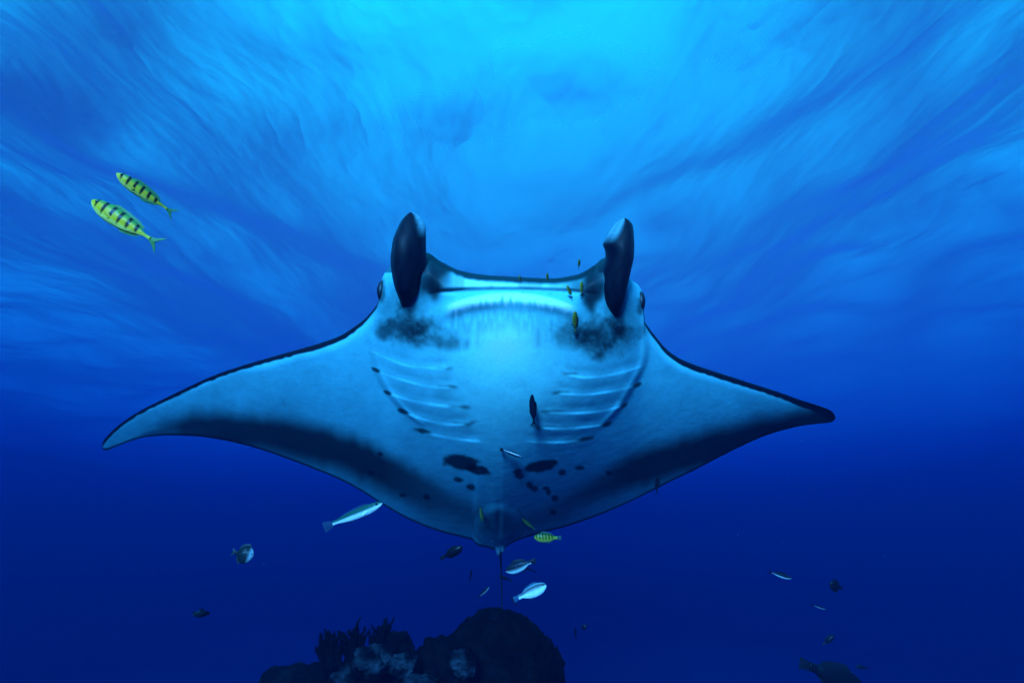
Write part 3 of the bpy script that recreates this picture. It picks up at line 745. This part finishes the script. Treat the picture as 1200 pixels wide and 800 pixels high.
# the rock pinnacle that rises from the sea floor
def reef_rock():
    nr, ns = 90, 120; rows = []
    top = P(500, 800, 2.9)
    for j in range(nr):
        t = j / (nr - 1); z = -1.02 - t * (-1.02 - FLOOR_Z + .6) if False else -0.86 - t * 6.9
        r = 0.15 + 1.15 * (t ** .35) + 2.4 * t ** 2 if t > 0 else 0.02
        row = []
        for i in range(ns):
            a = 2 * math.pi * i / ns
            q = Vector((math.cos(a) * 1.3, math.sin(a) * 1.3, z * .6))
            d = 1 + .30 * mnoise.fractal(q * 1.2, 1.0, 2.0, 5) + .06 * mnoise.noise(q * 9)
            row.append((-.30 + math.cos(a) * r * d, 2.95 + math.sin(a) * r * .8 * d, z + .10 * mnoise.fractal(q * 2.5 + Vector((5, 0, 0)), 1.0, 2.0, 4)))
        rows.append(row)
    sh = Shell(); loft(sh, np.array(rows), np.array([.03, .035, .035]))
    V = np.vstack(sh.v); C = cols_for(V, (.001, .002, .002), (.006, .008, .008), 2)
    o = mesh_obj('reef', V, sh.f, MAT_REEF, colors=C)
    tag(o, 'dark coral rock pinnacle rising from the sea floor', None, None, 'structure')
reef_rock()

def coral_head(name, label, px, py, d, rpx, seed, base, tip, amp=.2, fine=.03, sub=5, aspect=(1, 1, 1), freq=1.6):
    c = P(px, py, d); r = rpx / F * d
    V, Fc = lumpy((0, 0, 0), (r * aspect[0], r * aspect[1], r * aspect[2]), seed, sub, amp, freq, fine)
    o = mesh_obj(name, V + c, Fc, MAT_CORAL, colors=cols_for(V + c, base, tip, seed), origin=c)
    tag(o, label, 'coral', 'corals growing on the reef top')
    return o
D0 = 2.75
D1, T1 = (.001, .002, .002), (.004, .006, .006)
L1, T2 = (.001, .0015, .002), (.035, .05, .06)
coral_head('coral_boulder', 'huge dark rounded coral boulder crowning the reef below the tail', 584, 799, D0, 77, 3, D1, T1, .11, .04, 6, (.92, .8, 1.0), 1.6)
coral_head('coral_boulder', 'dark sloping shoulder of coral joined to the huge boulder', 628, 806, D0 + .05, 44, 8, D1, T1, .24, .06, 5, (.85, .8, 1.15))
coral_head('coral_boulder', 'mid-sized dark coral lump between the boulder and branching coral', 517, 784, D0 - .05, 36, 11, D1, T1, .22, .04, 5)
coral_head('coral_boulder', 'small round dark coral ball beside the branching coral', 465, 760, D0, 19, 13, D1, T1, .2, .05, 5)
coral_head('encrusting_coral', 'pale-rimmed knobby coral at the foot of the huge boulder', 543, 777, D0 - .28, 16, 17, L1, T2, .3, .08, 5)
coral_head('encrusting_coral', 'pale blue crusted coral knob at the reef edge under the branches', 437, 778, D0 - .22, 19, 19, L1, T2, .34, .09, 5, (1.3, 1, .9))
coral_head('encrusting_coral', 'pale lumpy coral between two dark coral lumps', 474, 779, D0 - .25, 14, 23, L1, T2, .36, .09, 5, (1.2, 1, 1))
coral_head('encrusting_coral', 'low pale coral crust along the bottom of the reef', 492, 803, D0 - .35, 15, 29, L1, T2, .3, .08, 5, (1.3, 1, .8))
coral_head('encrusting_coral', 'bright little coral stub rising from the low pale crust', 413, 796, D0 - .3, 17, 31, L1, T2, .34, .09, 5, (1.2, 1, .9))
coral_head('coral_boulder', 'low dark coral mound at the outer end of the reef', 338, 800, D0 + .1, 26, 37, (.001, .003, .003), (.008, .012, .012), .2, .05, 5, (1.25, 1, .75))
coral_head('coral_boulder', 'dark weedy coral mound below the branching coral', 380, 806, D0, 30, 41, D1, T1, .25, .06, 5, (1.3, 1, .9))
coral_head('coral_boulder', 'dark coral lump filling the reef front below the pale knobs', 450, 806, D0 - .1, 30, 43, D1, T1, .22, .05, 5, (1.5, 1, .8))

def branching_coral(label, px, py, d, spread, n, hpx, seed):
    r = random.Random(seed); c = P(px, py, d); s = d / F
    root = bpy.data.objects.new('branching_coral', None); COL.objects.link(root); root.location = c; root.empty_display_size = .05
    tag(root, label, 'coral', 'branching corals on the reef top')
    for k in range(n):
        x0 = r.uniform(-spread, spread); lean = x0 / spread * .35 + r.uniform(-.25, .25)
        h = hpx * (1 - .35 * abs(x0 / spread)) * r.uniform(.65, 1.1)
        sh = Shell()
        def stem(p, dirv, ln, rad, lev):
            pts = [Vector(p)]; q = Vector(dirv).normalized()
            for i in range(7):
                q = (q + Vector((r.uniform(-.22, .22), r.uniform(-.22, .22), r.uniform(-.05, .2)))).normalized(); pts.append(pts[-1] + q * ln / 7)
            rings = []
            for i, w in enumerate(pts):
                rr = rad * (1 - .55 * i / 7) * (1 + .25 * math.sin(i * 2.1 + k)) if i < 7 else rad * .25
                rings.append([(w.x + rr * math.cos(a), w.y + rr * math.sin(a), w.z + rr * .3 * math.sin(a * 2)) for a in np.linspace(0, 2*math.pi, 8, endpoint=False)])
            loft(sh, np.array(rings), np.array([.002, .003, .003]))
            if lev < 2:
                for i in (2, 3, 4, 5, 6):
                    if r.random() < .8:
                        stem(pts[i], (q.x + r.uniform(-1.0, 1.0), q.y + r.uniform(-.9, .9), q.z * .7 + r.uniform(.0, .6)), ln * r.uniform(.28, .5), rad * .62, lev + 1)
        stem((x0 * s, r.uniform(-10, 10) * s, -6 * s), (lean, r.uniform(-.3, .3), 1), h * s, 4.2 * s, 0)
        mesh_obj('branch', np.vstack(sh.v), sh.f, MAT_CORAL, root, colors=np.vstack(sh.c))
branching_coral('bushy dark branching coral standing on the reef crest', 426, 774, D0 - .05, 46, 30, 44, 4)
branching_coral('thin twiggy dark coral at the end of the bushy branching coral', 379, 782, D0, 7, 4, 36, 9)

# ================================================================ drifting specks in the water
def marine_snow(n=520):
    r = np.random.default_rng(5); V, Fc = [], []
    bv, bf = ball(1.0, 5, 3)
    for k in range(n):
        d = r.uniform(.9, 5.5); c = P(r.uniform(-80, 1280), r.uniform(-60, 860), d)
        q = bv * (r.uniform(.0004, .0011) * (0.6 + .35 * d)) * r.uniform(.6, 1.5, 3) + c
        b0 = len(V) * len(bv); V.append(q); Fc += [[i + b0 for i in f] for f in bf]
    o = mesh_obj('marine_snow', np.vstack(V), Fc, plain_material('speck', (.10, .16, .18), .8))
    tag(o, 'fine pale specks of plankton drifting in the water', None, None, 'stuff')
marine_snow()
